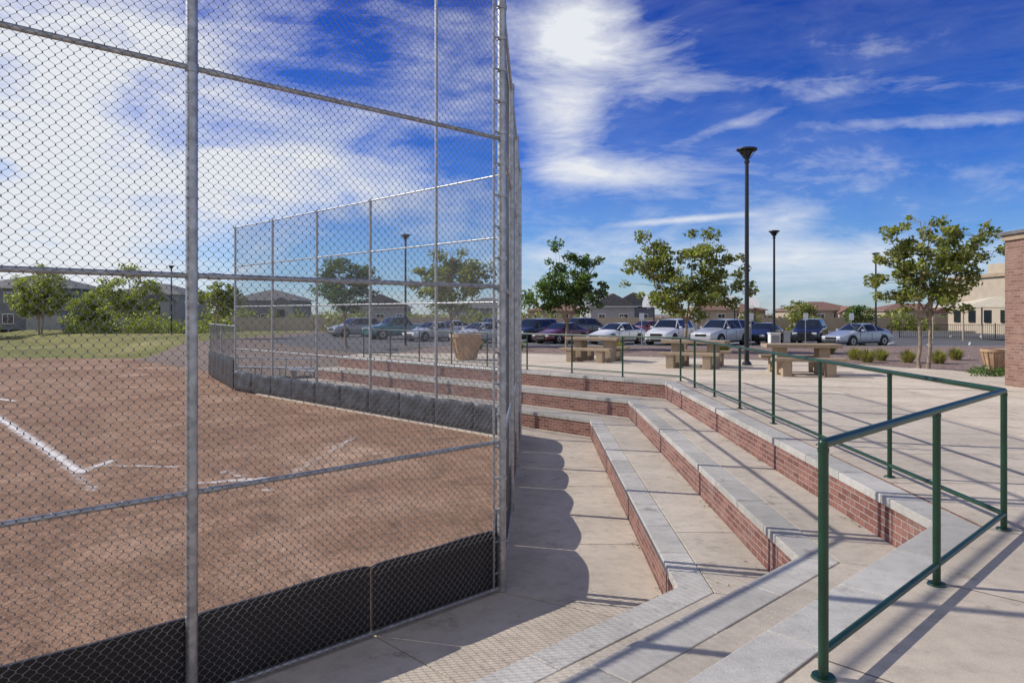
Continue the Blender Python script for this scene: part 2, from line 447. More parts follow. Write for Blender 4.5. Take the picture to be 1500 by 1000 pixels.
def fence(name,start,d,nb,bayL,hts,mesh,postr,toph,skip_first=False,extra={},railr=.021):
    e=empty(name,(start.x,start.y,LZ)); mb=MB(); 
    for i in range(nb+1):
        p=d*(bayL*i)
        if i==0 and skip_first: continue
        t=extra.get(i,toph)
        mb.cyl((p.x,p.y,0),(p.x,p.y,t),postr,None,16,'galv'); mb.ball((p.x,p.y,t),postr*1.08,'galv',12,6,.6)
        for h in hts:
            mb.cyl((p.x,p.y,h-.03),(p.x,p.y,h+.03),postr*1.14,None,16,'galv')
        z=.25
        while z<toph:
            mb.cyl((p.x,p.y,z),(p.x,p.y,z+.012),postr*1.08,None,10,'galv'); z+=.38
    q=d*(bayL*nb)
    for h in hts:
        mb.cyl((0,0,h),(q.x,q.y,h),railr,None,12,'galv')
        for i in range(nb):
            c=d*(bayL*(i+.97))
            mb.cyl((c.x-d.x*.12,c.y-d.y*.12,h),(c.x-d.x*.02,c.y-d.y*.02,h),railr*1.2,None,12,'galv')
        s=.2
        while s<bayL*nb:
            c=d*s; c2=d*(s+.006); mb.cyl((c.x,c.y,h),(c2.x,c2.y,h),railr*1.25,None,8,'galv'); s+=.42
    mb.obj('posts_and_rails',e,True)
    off=nrm(d)*(-railr-.006)
    for i in range(nb):
        o=bpy.data.objects.new('chain_link_fabric',mesh); scene.collection.objects.link(o); o.parent=e
        p=d*(bayL*i)+off; o.location=(p.x,p.y,.03); o.rotation_euler[2]=math.atan2(d.y,d.x)
    return e,mb
hts=[.04,1.53,3.11,4.62,6.08]
eA,_=fence('chain_link_backstop_fence',F1,-dA,4,3.10,hts,meL,.042,6.12)
eB,_=fence('chain_link_backstop_fence',F1,dB,3,3.05,hts,meL,.044,6.12)
eC,_=fence('chain_link_backstop_fence',G0,dC,5,3.05,hts,meL,.042,6.12,skip_first=True,extra={1:12.5})
cE=G0+dC*(3.05*5); dD=Vector((-.49,.87)).normalized()
eD,_=fence('dugout_fence',cE,dD,2,3.6,[.04,1.2,2.38],meS,.035,2.4,skip_first=True)
mb=MB(); q=-dA*.11
mb.cyl((q.x,q.y,.05),(q.x,q.y,6.0),.012,None,8,'galv')
z=.2
while z<6: 
    mb.cyl((q.x,q.y,z),(0,0,z),.010,None,6,'galv'); mb.cyl((0,0,z-.016),(0,0,z+.016),.054,None,14,'galv'); z+=.32
q=dB*.14
mb.cyl((q.x,q.y,0),(q.x,q.y,6.1),.032,None,14,'galv')
mb.obj('tension_bar',eA,True)
# pads
def pads(name,d,L,side,hh,mat,parent,plen=1.5,z0=.03,sagA=.02):
    mb=MB(); n=nrm(d)*side
    npad=int(round(L/plen)); pl_=L/npad
    for i in range(npad):
        nu,nv=26,10; V=[];Fc=[]
        lift=random.uniform(-.01,.01); ph=random.random()*6; g0=random.uniform(.004,.012)
        tl,tr_=random.uniform(-.012,.012),random.uniform(-.012,.012)
        for back in(0,1):
            for a in range(nu+1):
                u=a/nu; x=i*pl_+g0+u*(pl_-.02)
                edge=min(1,min(u,1-u)*30)**.5
                sag=sagA*math.sin(u*math.pi)+.006*math.sin(u*9+ph)+tl*(1-u)+tr_*u
                top=(hh+lift+sag)-(1-edge)*.015
                for c in range(nv+1):
                    vv_=c/nv; ev=min(1,min(vv_,1-vv_)*9)**.5
                    th=.03+.025*edge*ev+(.008*math.sin(u*13+vv_*3+ph)+.006*math.sin(u*5-vv_*9+ph*2))*ev*edge
                    off=.045+(th if back==0 else 0)
                    p=d*x+n*off; V.append((p.x,p.y,z0+vv_*top))
        st=nv+1; tot=(nu+1)*st
        for back in(0,1):
            for a in range(nu):
                for c in range(nv):
                    Fc.append((back*tot+a*st+c,back*tot+(a+1)*st+c,back*tot+(a+1)*st+c+1,back*tot+a*st+c+1))
        for a in range(nu): Fc.append((a*st+nv,(a+1)*st+nv,tot+(a+1)*st+nv,tot+a*st+nv))
        for c in range(nv):
            Fc.append((c,c+1,tot+c+1,tot+c)); k=nu*st; Fc.append((k+c,k+c+1,tot+k+c+1,tot+k+c))
        mb.addm(V,Fc,mat)
    return mb.obj(name,parent,True)
pads('backstop_padding',-dA,12.3,1,.59,'padblack',eA,sagA=.008)
pads('backstop_padding',dB,9.1,-1,.62,'padblack',eB,sagA=.07)
pads('backstop_padding',dC,15.2,-1,.66,'padgray',eC)
pads('backstop_padding',dD,7.2,-1,1.1,'padblack',eD,2.4)

# ------------------------------------------------------------------ picnic tables
def table(x,y,rz):
    mb=MB(); k='table'
    mb.box((0,0,.775),(1.95,.82,.10),k)
    for s in(-1,1): mb.box((s*.55,0,.36),(.28,.55,.72),k)
    for t in(-1,1):
        mb.box((0,t*.80,.435),(1.85,.32,.09),k)
        for s in(-1,1): mb.box((s*.55,t*.80,.195),(.24,.26,.39),k)
    for s in(-1,1): mb.box((s*.55,0,.10),(.16,1.4,.10),k)
    return mb.obj('concrete_picnic_table',None,False,.012,(x,y,.0),rz)
table(px(874,25),25.5,R(-30)); table(px(1026,22),22.6,R(-28)); table(px(1186,19.3),19.9,R(-8))
def planter(x,y,z,r,h):
    e=empty('ribbed_planter_pot',(x,y,z)); mb=MB()
    mb.lathe((0,0,0),[(0,0),(r*.55,0),(r*.6,.04),(r*.72,h*.3),(r*.88,h*.65),(r*.97,h*.86),(r*1.05,h*.88),(r*1.05,h),(r*.93,h),(r*.9,h*.9),(0,h*.88)],'pot',28)
    for i in range(14):
        a=2*math.pi*i/14
        for (r0,z0),(r1,z1) in zip([(.62,.05),(.74,.3),(.90,.65)],[(.74,.3),(.90,.65),(.99,.86)]):
            mb.cyl((r*r0*math.cos(a),r*r0*math.sin(a),h*z0),(r*r1*math.cos(a),r*r1*math.sin(a),h*z1),r*.05,None,6,'pot')
    mb.obj('pot',e,True); m2=MB(); m2.cyl((0,0,h*.86),(0,0,h*.93),r*.9,None,20,'soil'); m2.obj('soil',e)
planter(px(683,26.2),26.2,0,.56,.92)
planter(px(1457,20.8),20.8,-.02,.34,.66)

# ------------------------------------------------------------------ lamps
def lamp(x,y,z,h,name='street_lamp',basem='black'):
    e=empty(name,(x,y,z)); mb=MB()
    mb.cyl((0,0,0),(0,0,.10),.16,.14,18,basem)
    mb.cyl((0,0,.10),(0,0,.16),.13,.08,16,'black')
    mb.cyl((0,0,.1),(0,0,h-.5),.076,.060,16,'black')
    mb.lathe((0,0,h-.5),[(.055,0),(.085,.04),(.085,.10),(.06,.12),(.07,.2),(.16,.34),(.21,.38),(.21,.4),(0,.4)],'black',20)
    for i in range(6):
        a=i*math.pi/3; mb.cyl((.08*math.cos(a),.08*math.sin(a),h-.33),(.30*math.cos(a),.30*math.sin(a),h-.05),.012,None,6,'black')
    mb.lathe((0,0,h-.07),[(0,0),(.31,0),(.33,.02),(.31,.06),(.12,.09),(0,.10)],'black',26)
    mb.obj('pole_and_head',e,True)
lamp(px(1094,23.4),23.4,-.02,6.95)
lamp(px(1134,44),44,-.45,7.1); lamp(px(594,47),47,-.45,7.2); lamp(px(1283,60),60,-.45,7.1); lamp(px(251,75),75,-.6,7.2)

# ------------------------------------------------------------------ trees
def tree(name,x,y,z,lobes,leaf,nleaf,ls,trunks=((0,0),),tr_h=1.6,r0=.09,nclump=60,spread=.33):
    e=empty(name,(x,y,z)); mb=MB(); 
    cl=[]
    tot=sum(l[3]*l[4]*l[5] for l in lobes)
    for (cx,cy,cz,rx,ry,rz) in lobes:
        n=max(3,int(nclump*rx*ry*rz/tot))
        for i in range(n):
            while True:
                p=Vector([random.uniform(-1,1) for _ in range(3)])
                if .35<p.length<1: break
            cl.append((Vector((cx+p.x*rx,cy+p.y*ry,cz+p.z*rz)),random.uniform(.5,1.3)))
    forks=[]
    for ti,(tx,ty) in enumerate(trunks):
        p=Vector((tx,ty,0)); r=r0; pts=[(p.copy(),r)]
        for i in range(5):
            p=p+Vector((random.uniform(-.05,.05)+tx*.04,random.uniform(-.05,.05),tr_h/5)); r*=.93; pts.append((p.copy(),r))
        for (a,ra),(c_,rb) in zip(pts[:-1],pts[1:]): mb.cyl(a,c_,ra,rb,9,'wood',False)
        mb.cyl((tx,ty,-.1),(tx,ty,.12),r0*1.5,r0,9,'wood',False)
        for b_ in range(5):
            l=random.choice(lobes); tgt=Vector((l[0]+random.uniform(-.4,.4)*l[3],l[1]+random.uniform(-.4,.4)*l[4],l[2]+l[5]*.5))
            q=pts[-1][0].copy(); rr=r*.75
            for s in range(1,6):
                t=s/5; nq=pts[-1][0].lerp(tgt,t)+Vector((random.uniform(-.06,.06),random.uniform(-.06,.06),.25*math.sin(t*3.14)*.5))
                mb.cyl(q,nq,rr,rr*.8,6,'wood',False); q=nq; rr*=.8; forks.append((q.copy(),rr))
        forks.append(pts[-1])
    for c_,s in cl:
        f=min(forks,key=lambda f:(f[0]-c_).length+ (2 if f[0].z>c_.z+.3 else 0))
        mid=f[0].lerp(c_,.5)+Vector((random.uniform(-.1,.1),random.uniform(-.1,.1),.05))
        rr=min(f[1]*.6,.025); mb.cyl(f[0],mid,rr,rr*.6,5,'wood',False); mb.cyl(mid,c_,rr*.6,.004,4,'wood',False)
    mb.obj('trunk_and_limbs',e,True)
    V=[];Fc=[]; w=np.array([s**2 for _,s in cl]); w=w/w.sum()
    idx=np.random.choice(len(cl),nleaf,p=w)
    dirs=np.random.normal(size=(nleaf,3)); dirs/=np.linalg.norm(dirs,axis=1)[:,None]
    rad=np.random.random(nleaf)**.5
    for i in range(nleaf):
        c_,s=cl[idx[i]]; c=np.array(c_)+dirs[i]*rad[i]*s*spread*np.array([1.15,1.15,.8])
        nn_=np.random.normal(size=3)*.75+np.array([0,0,.8]); nn_/=np.linalg.norm(nn_)
        a=np.cross(nn_,np.random.normal(size=3)); a/=np.linalg.norm(a); bb=np.cross(nn_,a)
        l=ls*random.uniform(.6,1.35); k=len(V); n_=nn_*l*.12
        V+= [tuple(c-a*l*.5),tuple(c+bb*l*.28-n_),tuple(c+a*l*.5-n_),tuple(c-bb*l*.28-n_)]
        Fc.append((k,k+1,k+2,k+3))
    me=bpy.data.meshes.new('leaves'); me.from_pydata(V,[],Fc); me.materials.append(M[leaf])
    o=bpy.data.objects.new('leaves',me); scene.collection.objects.link(o); o.parent=e
tree('ash_tree',px(1352,22.5),22.5,-.05,[(.35,0,3.2,1.3,1.3,1.1),(-.75,.1,2.8,.8,.8,.9),(-1.0,0,3.7,.5,.5,.6),(1.5,0,3.5,.9,.8,.9),(-.2,0,4.15,.8,.7,.7),(.9,0,4.35,.5,.5,.6),(2.0,0,4.3,.35,.3,.6),(.3,0,2.1,1.1,1.0,.5)],'leafC',7000,.15,((-.12,0),(.22,.1)),1.5,.06,120,.26)
tree('ash_tree',px(1003,33),33,-.35,[(0,0,3.9,1.6,1.5,1.2),(-1.7,0,3.6,1.2,1.1,1.0),(1.7,0,3.3,1.5,1.2,1.1),(-1.6,0,5.1,.7,.7,.9),(.9,0,5.1,1.1,.9,.8),(2.2,0,4.6,.5,.5,.5),(0.2,0,2.6,2.2,1.8,.7)],'leafC',8500,.19,((0,0),),1.6,.09,115,.37)
tree('oak_tree',px(830,35.5),35.5,-.4,[(0,0,3.6,1.4,1.3,1.2),(-1.1,0,3.0,.9,.9,.9),(1.1,0,3.2,1.0,1.0,1.1),(-.3,0,4.9,.7,.7,.7),(1.4,0,4.6,.6,.5,.5)],'leafB',7000,.18,((0,0),),1.5,.09,90,.36)
tree('oak_tree',px(662,39),39,-.4,[(0,0,3.6,1.8,1.6,1.4),(-1.2,0,3.8,1.0,1.0,1.2),(1.2,0,4.2,1.0,1.0,1.0),(0,0,5.0,1.1,.8,.7)],'leafC',5500,.2,((0,0),),1.6,.09,75,.45)
tree('oak_tree',px(508,43),43,-.4,[(0,0,3.5,1.7,1.5,1.3),(-.7,0,4.5,.9,.8,.8),(.8,0,4.1,1.0,.9,1.0)],'leafB',5000,.2,((0,0),),1.6,.09,65,.45)
tree('oak_tree',px(318,62),62,-.5,[(0,0,3.2,2.2,1.8,1.2),(.4,0,4.2,1.2,1.0,.8)],'leafC',3000,.26,((0,0),),1.2,.10,50,.5)
for xx,d,w,h in((57,82,3.0,8.0),(185,86,3.8,7.9),(-60,84,3.0,7.0),(128,92,2.4,5.5)):
    tree('palo_verde_tree',px(xx,d),d,-.6,[(0,0,h-2.2,w,w*.8,2.0),(-.5*w,0,h-4.2,w*.7,w*.6,1.9),(.5*w,0,h-4.0,w*.7,w*.6,1.9),(0,0,h-4.8,w,w*.7,1.5)],'leafD',7500,.30,((0,0),(.3,0)),1.5,.12,120,.62)
tree('mesquite_tree',px(1165,85),85,-.5,[(0,0,2.4,2.2,1.8,1.1)],'leafC',1500,.3,((0,0),),1.0,.10,30,.6)
tree('mesquite_tree',px(1262,88),88,-.5,[(0,0,2.2,1.6,1.5,1.1)],'leafB',1500,.3,((0,0),),1.0,.10,30,.6)
def mass(name,items,leaf):
    V=[];Fc=[]
    for (x,y,z,rx,rz,n,ls) in items:
        for i in range(n):
            d_=np.random.normal(size=3); d_/=np.linalg.norm(d_); r_=random.random()**.35
            c=np.array([x+d_[0]*rx*r_,y+d_[1]*rx*r_*.7,z+abs(d_[2])*rz*r_*random.uniform(.8,1.1)])
            a=np.random.normal(size=3); a/=np.linalg.norm(a); bb=np.cross(a,np.random.normal(size=3)); bb/=np.linalg.norm(bb)
            l=ls*random.uniform(.6,1.3);k=len(V)
            V+=[tuple(c-a*l*.5),tuple(c+bb*l*.3),tuple(c+a*l*.5),tuple(c-bb*l*.3)];Fc.append((k,k+1,k+2,k+3))
    me=bpy.data.meshes.new(name); me.from_pydata(V,[],Fc); me.materials.append(M[leaf])
    o=bpy.data.objects.new(name,me); scene.collection.objects.link(o)
it=[]
for i in range(80):
    d=random.uniform(86,150); x=random.uniform(-100,1560) if i<60 else random.uniform(200,760); it.append((px(x,d),d,-.5,random.uniform(1.5,3.5),random.uniform(1.5,3.9),350,.45))
mass('distant_trees',it,'leafC')
it=[(px(x,80),80,-.7,random.uniform(1.2,2.2),random.uniform(1.2,2.8),500,.25) for x in range(110,300,18)]
mass('hedge_shrubs',it,'leafD')
it=[(px(x,d),d,-.2,r,h,500,.09) for x,d,r,h in((1448,19.3,.5,.5),(1432,20.3,.4,.4),(1470,19.6,.5,.45))]
mass('green_shrub',it,'leafB')
def tufts(name,items):
    V=[];Fc=[]
    for (x,y,z,r,h,n) in items:
        for i in range(n):
            a=random.random()*6.28; rr=random.random()*r*.3; lean=random.uniform(.2,1)*r
            bx,by=x+math.cos(a)*rr,y+math.sin(a)*rr; tx,ty=x+math.cos(a)*lean,y+math.sin(a)*lean; hh=h*random.uniform(.6,1)*(1-.4*lean/r)
            w=.014;ca_,sa_=-math.sin(a)*w,math.cos(a)*w;k=len(V)
            mx,my=(bx*.6+tx*.4),(by*.6+ty*.4)
            V+=[(bx-ca_,by-sa_,z),(bx+ca_,by+sa_,z),(mx+ca_,my+sa_,z+hh*.7),(mx-ca_,my-sa_,z+hh*.7),(tx,ty,z+hh)]
            Fc+=[(k,k+1,k+2,k+3),(k+3,k+2,k+4)]
    me=bpy.data.meshes.new(name); me.from_pydata(V,[],Fc); me.materials.append(M['straw'])
    o=bpy.data.objects.new(name,me); scene.collection.objects.link(o)
tufts('ornamental_grass',[(px(x,d),d,-.1,.5,.66,320) for x,d in((1252,27),(1290,26.5),(1330,25.5),(1375,25),(1270,25.6),(1400,27),(1215,31),(905,33),(1060,32),(760,34),(700,35),(1500,27))])

# ------------------------------------------------------------------ gravel bed, parking
m,nt,b=newmat('gravel'); v=coord(nt)
vo=N(nt,'ShaderNodeTexVoronoi',Scale=16.0); nt.links.new(v,vo.inputs['Vector'])
s3=nt.nodes.new('ShaderNodeSeparateColor'); nt.links.new(vo.outputs['Color'],s3.inputs[0])
c=ramp(nt,s3.outputs[0],[(0,(.10,.06,.05)),(.5,(.21,.14,.11)),(1,(.36,.27,.23))])
nt.links.new(c,b.inputs['Base Color']); b.inputs['Roughness'].default_value=.95; bump(nt,b,vo.outputs[0],.7,.04); M['gravel']=m
m,nt,b=newmat('asphalt'); v=coord(nt); n=noise(nt,v,.4,5,.6); n2=noise(nt,v,40,4)
c=mixc(nt,.7,ramp(nt,n,[(.3,(.075,.075,.077)),(.7,(.11,.11,.108))]),ramp(nt,n2,[(.3,.7),(.7,1.3)]),'MULTIPLY')
nt.links.new(c,b.inputs['Base Color']); b.inputs['Roughness'].default_value=.9; bump(nt,b,n2,.4,.01); M['asphalt']=m
mb=MB(); mb.prism([(-5.2,30.6),(-4.0,38.5),(60,38.5),(60,6),(12,6),(12,18),(9,24),(0,29.3),(-4,29.8)],-.9,-.06,'gravel'); mb.obj('gravel_bed')
mb=MB(); mb.prism([(-8,38.8),(-17,52),(-20,60),(-20,78),(110,78),(110,30),(60.3,30),(60.3,38.8)],-1.2,-.40,'asphalt'); mb.obj('parking_lot')
mb=MB()
mb.box((27,38.65,-.25),(66,.15,.42),'coping'); mb.box((40,78.2,-.3),(120,.15,.3),'coping'); mb.obj('kerb')
mb=MB()
for i in range(34):
    x=-14+i*2.75
    for (y0,y1) in((48,53),(64,69)):
        a=Vector((x,y0)); c_=Vector((x+3.2,y1)); n=nrm((c_-a).normalized())*.05
        if x<-10 and y0<50: continue
        mb.face([(*(a-n),-.396),(*(c_-n),-.396),(*(c_+n),-.396),(*(a+n),-.396)],'white')
mb.obj('parking_stripe')

# ------------------------------------------------------------------ cars
PR={
 'sedan':(4.7,[(0,.30,.52,.58,.66,.50),(.12,.20,.62,.68,.82,.66),(.9,.18,.78,.86,.90,.74),(1.45,.18,.90,.98,.92,.74),(2.15,.18,.94,1.40,.92,.60),(3.1,.18,.96,1.43,.92,.60),(3.95,.18,.98,1.10,.91,.68),(4.55,.22,.92,1.04,.84,.68),(4.7,.34,.74,.90,.74,.58)],(3,4,5,6),(.95,3.75),.33),
 'suv':(4.75,[(0,.34,.66,.74,.72,.58),(.10,.24,.80,.90,.88,.72),(.95,.22,.98,1.06,.94,.78),(1.35,.22,1.06,1.13,.95,.78),(1.95,.22,1.08,1.66,.95,.66),(3.4,.22,1.10,1.72,.95,.67),(4.25,.22,1.12,1.66,.94,.66),(4.6,.24,1.10,1.22,.90,.76),(4.75,.36,.80,1.0,.82,.66)],(3,4,5,6,7),(.95,3.8),.37),
 'pickup':(5.6,[(0,.40,.78,.86,.78,.62),(.10,.30,.92,1.0,.92,.78),(1.1,.28,1.08,1.16,.98,.82),(1.5,.28,1.14,1.22,.98,.82),(2.05,.28,1.16,1.80,.98,.68),(3.4,.28,1.18,1.84,.98,.68),(3.75,.28,1.16,1.22,.98,.84),(5.45,.30,1.14,1.20,.97,.84),(5.6,.40,1.05,1.12,.92,.80)],(3,4,5,6),(1.05,4.45),.42)}
import bmesh
def car(name,x,y,hd,kind,col):
    L,st,cab,wh,wr=PR[kind]
    key='paint_'+'_'.join('%d'%(c*100) for c in col)
    if key not in M: M[key]=carpaint(key,col)
    e=empty(name,(x,y,-.40),hd)
    V=[]
    for (sx,zb,zbelt,zt,wb,wt) in st:
        X=L/2-sx
        half=[(0,zb),(wb*.88,zb),(wb,zb+.12),(wb*1.0,(zb+zbelt)/2+.04),(wb*.97,zbelt),(wt,zt-.035),(wt*.85,zt),(0,zt+.02)]
        V.append([(X,-a,z) for a,z in half]+[(X,a,z) for a,z in half[-2:0:-1]])
    n=len(V[0]); vs=[p for r in V for p in r]
    body=[];gl=[]
    for i in range(len(st)-1):
        for j in range(n):
            f=(i*n+j,i*n+(j+1)%n,(i+1)*n+(j+1)%n,(i+1)*n+j)
            g=False
            if i in cab[:-1]:
                if j in(4,9): g=True
                if i in(cab[0],cab[-2]) and j in(5,6,7,8): g=True
            (gl if g else body).append(f)
    body.append(tuple(range(n-1,-1,-1))); body.append(tuple(range((len(st)-1)*n,len(st)*n)))
    me=bpy.data.meshes.new('body'); me.from_pydata(vs,[],body+gl); me.materials.append(M[key]); me.materials.append(M['glass'])
    me.polygons.foreach_set('material_index',[0]*len(body)+[1]*len(gl)); me.polygons.foreach_set('use_smooth',[True]*len(me.polygons))
    bm=bmesh.new(); bm.from_mesh(me); bmesh.ops.recalc_face_normals(bm,faces=bm.faces)
    cr=bm.edges.layers.float.new('crease_edge')
    for ed in bm.edges:
        ms={f.material_index for f in ed.link_faces}
        if len(ms)>1: ed[cr]=.6
    bm.to_mesh(me); bm.free()
    o=bpy.data.objects.new('body',me); scene.collection.objects.link(o); o.parent=e
    s=o.modifiers.new('s','SUBSURF'); s.levels=2; s.render_levels=2
    W2=st[3][4]
    pb=MB()
    for sd in(-1,1):
        for i in cab[1:-1]:
            s_=st[i]; pb.cyl((L/2-s_[0],sd*(s_[4]*.955),s_[2]),(L/2-s_[0],sd*(s_[5]*.97),s_[3]-.06),.035,None,6,key)
        a=st[cab[0]];b_=st[cab[1]]
        pb.cyl((L/2-a[0]-.08,sd*a[5]*1.0,a[3]),(L/2-b_[0]-.02,sd*b_[5]*.97,b_[3]-.05),.03,None,6,key)
        pb.box((L/2-a[0]-.32,sd*(a[4]+.06),a[3]+.04),(.14,.18,.12),key)
        m_=(st[4][0]+st[5][0])/2
        pb.cyl((L/2-m_,sd*st[4][4]*.955,st[4][2]),(L/2-m_,sd*st[4][5]*.98,st[4][3]-.05),.03,None,6,'black')
        pb.box((L/2-m_+.3,sd*(W2-.005),st[4][2]-.10),(.16,.03,.03),'rim')
        for xx in (st[3][0]+.15,m_,st[5][0]+.45): pb.box((L/2-xx,sd*(W2-.004),(st[4][1]+st[4][2])/2+.05),(.012,.02,st[4][2]-st[4][1]-.3),'black')
        pb.box((0,sd*(W2-.03),st[4][1]+.05),(L*.5,.06,.10),'black')
    pb.obj('pillars_and_mirrors',e)
    lt=MB(); f1=st[1]
    for sd in(-1,1):
        lt.box((L/2-.13,sd*f1[4]*.68,f1[2]-.04),(.20,.30,.13),'headl'); lt.box((-L/2+.10,sd*st[-2][4]*.78,st[-2][2]-.06),(.16,.24,.18),'taill')
        lt.box((L/2-.05,sd*.55,.38),(.12,.18,.09),'black')
    lt.box((L/2-.03,0,f1[2]-.10),(.10,.80,.16),'black'); lt.box((L/2-.02,0,.36),(.10,.75,.14),'black')
    lt.box((-L/2+.0,0,.62),(.04,.36,.14),'white')
    lt.obj('lamps_and_grille',e,False,.02)
    wm=MB()
    for wx in wh:
        for sd in(-1,1):
            X=L/2-wx
            wm.cyl((X,sd*(W2-.26),wr+.03),(X,sd*(W2+.004),wr+.03),wr*1.15,None,22,'black')
            wm.cyl((X,sd*(W2-.24),wr),(X,sd*(W2+.015),wr),wr,wr*.97,22,'rubber')
            wm.cyl((X,sd*(W2-.05),wr),(X,sd*(W2+.022),wr),wr*.64,wr*.6,18,'rim')
            for k in range(5):
                a=k*1.2566; wm.cyl((X,sd*(W2+.024),wr),(X+.55*wr*math.cos(a),sd*(W2+.024),wr+.55*wr*math.sin(a)),.02,None,5,'black')
    wm.obj('wheels',e,True)
cars=[('parked_pickup_truck',582,60,215,'pickup',(.03,.16,.20)),('parked_car',632,56,228,'sedan',(.55,.56,.57)),('parked_car',702,52,228,'sedan',(.62,.63,.64)),
('parked_suv',782,54,232,'suv',(.03,.035,.04)),('parked_car',822,51.5,228,'sedan',(.12,.015,.02)),('parked_car',903,50,222,'sedan',(.72,.73,.74)),
('parked_suv',982,49,235,'suv',(.80,.80,.79)),('parked_suv',1056,48,222,'suv',(.50,.51,.52)),('parked_car',1118,51,235,'sedan',(.02,.022,.025)),
('parked_suv',1186,50,240,'suv',(.015,.017,.022)),('parked_car',1255,47,205,'sedan',(.36,.40,.46)),
('parked_suv',740,66,40,'suv',(.30,.31,.33)),('parked_suv',860,66,40,'suv',(.05,.05,.06)),('parked_car',660,68,220,'sedan',(.7,.7,.7)),('parked_car',1090,68,220,'sedan',(.5,.5,.52)),('parked_suv',520,66,220,'suv',(.25,.26,.28)),('parked_car',945,67,220,'sedan',(.25,.05,.04))]
for nme,x,d,h,k,c_ in cars: car(nme,px(x,d),d,R(h),k,c_)

# ------------------------------------------------------------------ buildings
def house(name,x,y,w,dp,h,wall,roof,rz=0,gable=False,z=-.5,floors=2,rh=1.8):
    e=empty(name,(x,y,z),rz); mb=MB(); mb.box((0,0,h/2),(w,dp,h),wall); mb.obj('walls',e)
    rf=MB(); o=.5; a,b_=w/2+o,dp/2+o
    if gable: V=[(-a,-b_,h),(a,-b_,h),(a,b_,h),(-a,b_,h),(0,-b_,h+rh),(0,b_,h+rh)]; Fs=[(0,1,4),(2,3,5),(1,2,5,4),(3,0,4,5),(3,2,1,0)]
    else:
        r=max(.1,a-b_) ; V=[(-a,-b_,h),(a,-b_,h),(a,b_,h),(-a,b_,h),(-r,0,h+rh),(r,0,h+rh)]; Fs=[(0,1,5,4),(1,2,5),(2,3,4,5),(3,0,4),(3,2,1,0)]
    rf.addm(V,Fs,roof); rf.box((0,0,h-.08),(w+.9,dp+.9,.14),'white' if wall!='beige' else 'beige'); rf.obj('roof',e)
    wn=MB(); nwin=max(2,int(w/3))
    for fl in range(floors):
        for i in range(nwin):
            X=-w/2+(i+.5)*w/nwin; Z=1.5+fl*2.9
            if Z+.7>h: continue
            ww=1.3 if (i+fl)%2 else .9
            wn.box((X,-dp/2-.02,Z),(ww+.2,.08,1.4),'white'); wn.box((X,-dp/2-.05,Z),(ww,.08,1.2),'glass'); wn.box((X,-dp/2-.10,Z),(.05,.03,1.2),'white')
    wn.obj('windows',e)
    if not gable:
        dm=MB(); dm.box((w*.28,-dp/2-.7,h*.40),(w*.34,1.6,h*.8),'lightstucco' if wall!='beige' else wall); X=w*.28;a2=w*.17+.3;y0=-dp/2-1.8;y1=-dp/2+.2;hz=h*.8
        dm.addm([(X-a2,y0,hz),(X+a2,y0,hz),(X+a2,y1+2,hz),(X-a2,y1+2,hz),(X,y0,hz+1.3),(X,y1+2,hz+1.3)],[(0,1,4),(1,2,5,4),(3,0,4,5),(2,3,5),(3,2,1,0)],roof)
        dm.box((X,-dp/2-1.53,h*.5),(1.2,.08,1.2),'glass'); dm.obj('front_wing',e)
G='graystucco';Lt='lightstucco'
house('gray_house',px(60,104),104,13,10,5.8,G,'roofdark',.1)
house('gray_house',px(-110,106),106,13,10,5.8,Lt,'roofdark',.1)
house('gray_house',px(235,122),122,12,10,5.4,Lt,'roofdark',-.1)
house('gray_house',px(400,128),128,11,10,4.6,G,'roofdark',.05)
house('gable_house',px(560,134),134,10,10,3.4,Lt,'roofdark',.1,True,rh=2.3)
house('gray_house',px(715,138),138,12,10,3.4,G,'roofdark',.0)
house('gable_house',px(888,120),120,7,9,3.4,Lt,'roofdark',.1,True,floors=1,rh=2.0)
house('gable_house',px(925,128),128,7,9,3.6,G,'roofdark',-.1,True,floors=1,rh=2.2)
house('tan_house',px(1195,140),140,12,9,2.9,'beige','roofred',.1,floors=1,rh=1.6)
house('tan_house',px(1060,150),150,14,9,3.0,'beige','roofred',0,floors=1,rh=1.6)
house('tan_house',px(1330,150),150,14,9,2.9,'beige','roofred',0,floors=1,rh=1.4)
house('tan_house',px(820,160),160,14,9,2.9,'beige','roofred',0,floors=1,rh=1.4)
e=empty('school_building',(58.5,76,-.5)); mb=MB()
mb.box((0,0,3.0),(18,14,6.0),'beige'); mb.box((0,0,6.12),(18.5,14.5,.36),'table'); mb.box((-1,.2,6.9),(10,9,1.4),'beige')
for i in range(5): mb.box((-7.5+i*3.6,-7.05,1.7),(1.6,.12,1.6),'glass'); mb.box((-9.05,-5.2+i*2.6,1.9),(.12,1.1,1.3),'glass')
for i in range(6): mb.box((-9+i*3.6,-7.1,3.0),(.35,.2,5.9),'table')
mb.box((0,-7.08,3.6),(18,.16,.2),'table'); mb.box((-9.06,0,3.6),(.16,14,.2),'table'); mb.obj('walls_and_windows',e)
e=empty('shade_canopy',(px(1462,58),58,-.45)); mb=MB()
for sx in(-4,0,4):
    for sy in(-2,2): mb.cyl((sx,sy,0),(sx,sy,2.7),.06,None,8,'beige')
mb.addm([(-4.5,-2.5,2.6),(4.5,-2.5,2.6),(4.5,2.5,2.6),(-4.5,2.5,2.6),(0,0,3.5)],[(0,1,4),(1,2,4),(2,3,4),(3,0,4)],'canopy'); mb.obj('posts_and_fabric',e)
mb=MB(); mb.box((60,92,.35),(190,.25,1.7),'beige'); 
for i in range(40): mb.box((-35+i*4.9,91.95,.42),(.45,.4,1.9),'beige')
mb.obj('boundary_wall')
mb=MB(); x0=px(1300,64); 
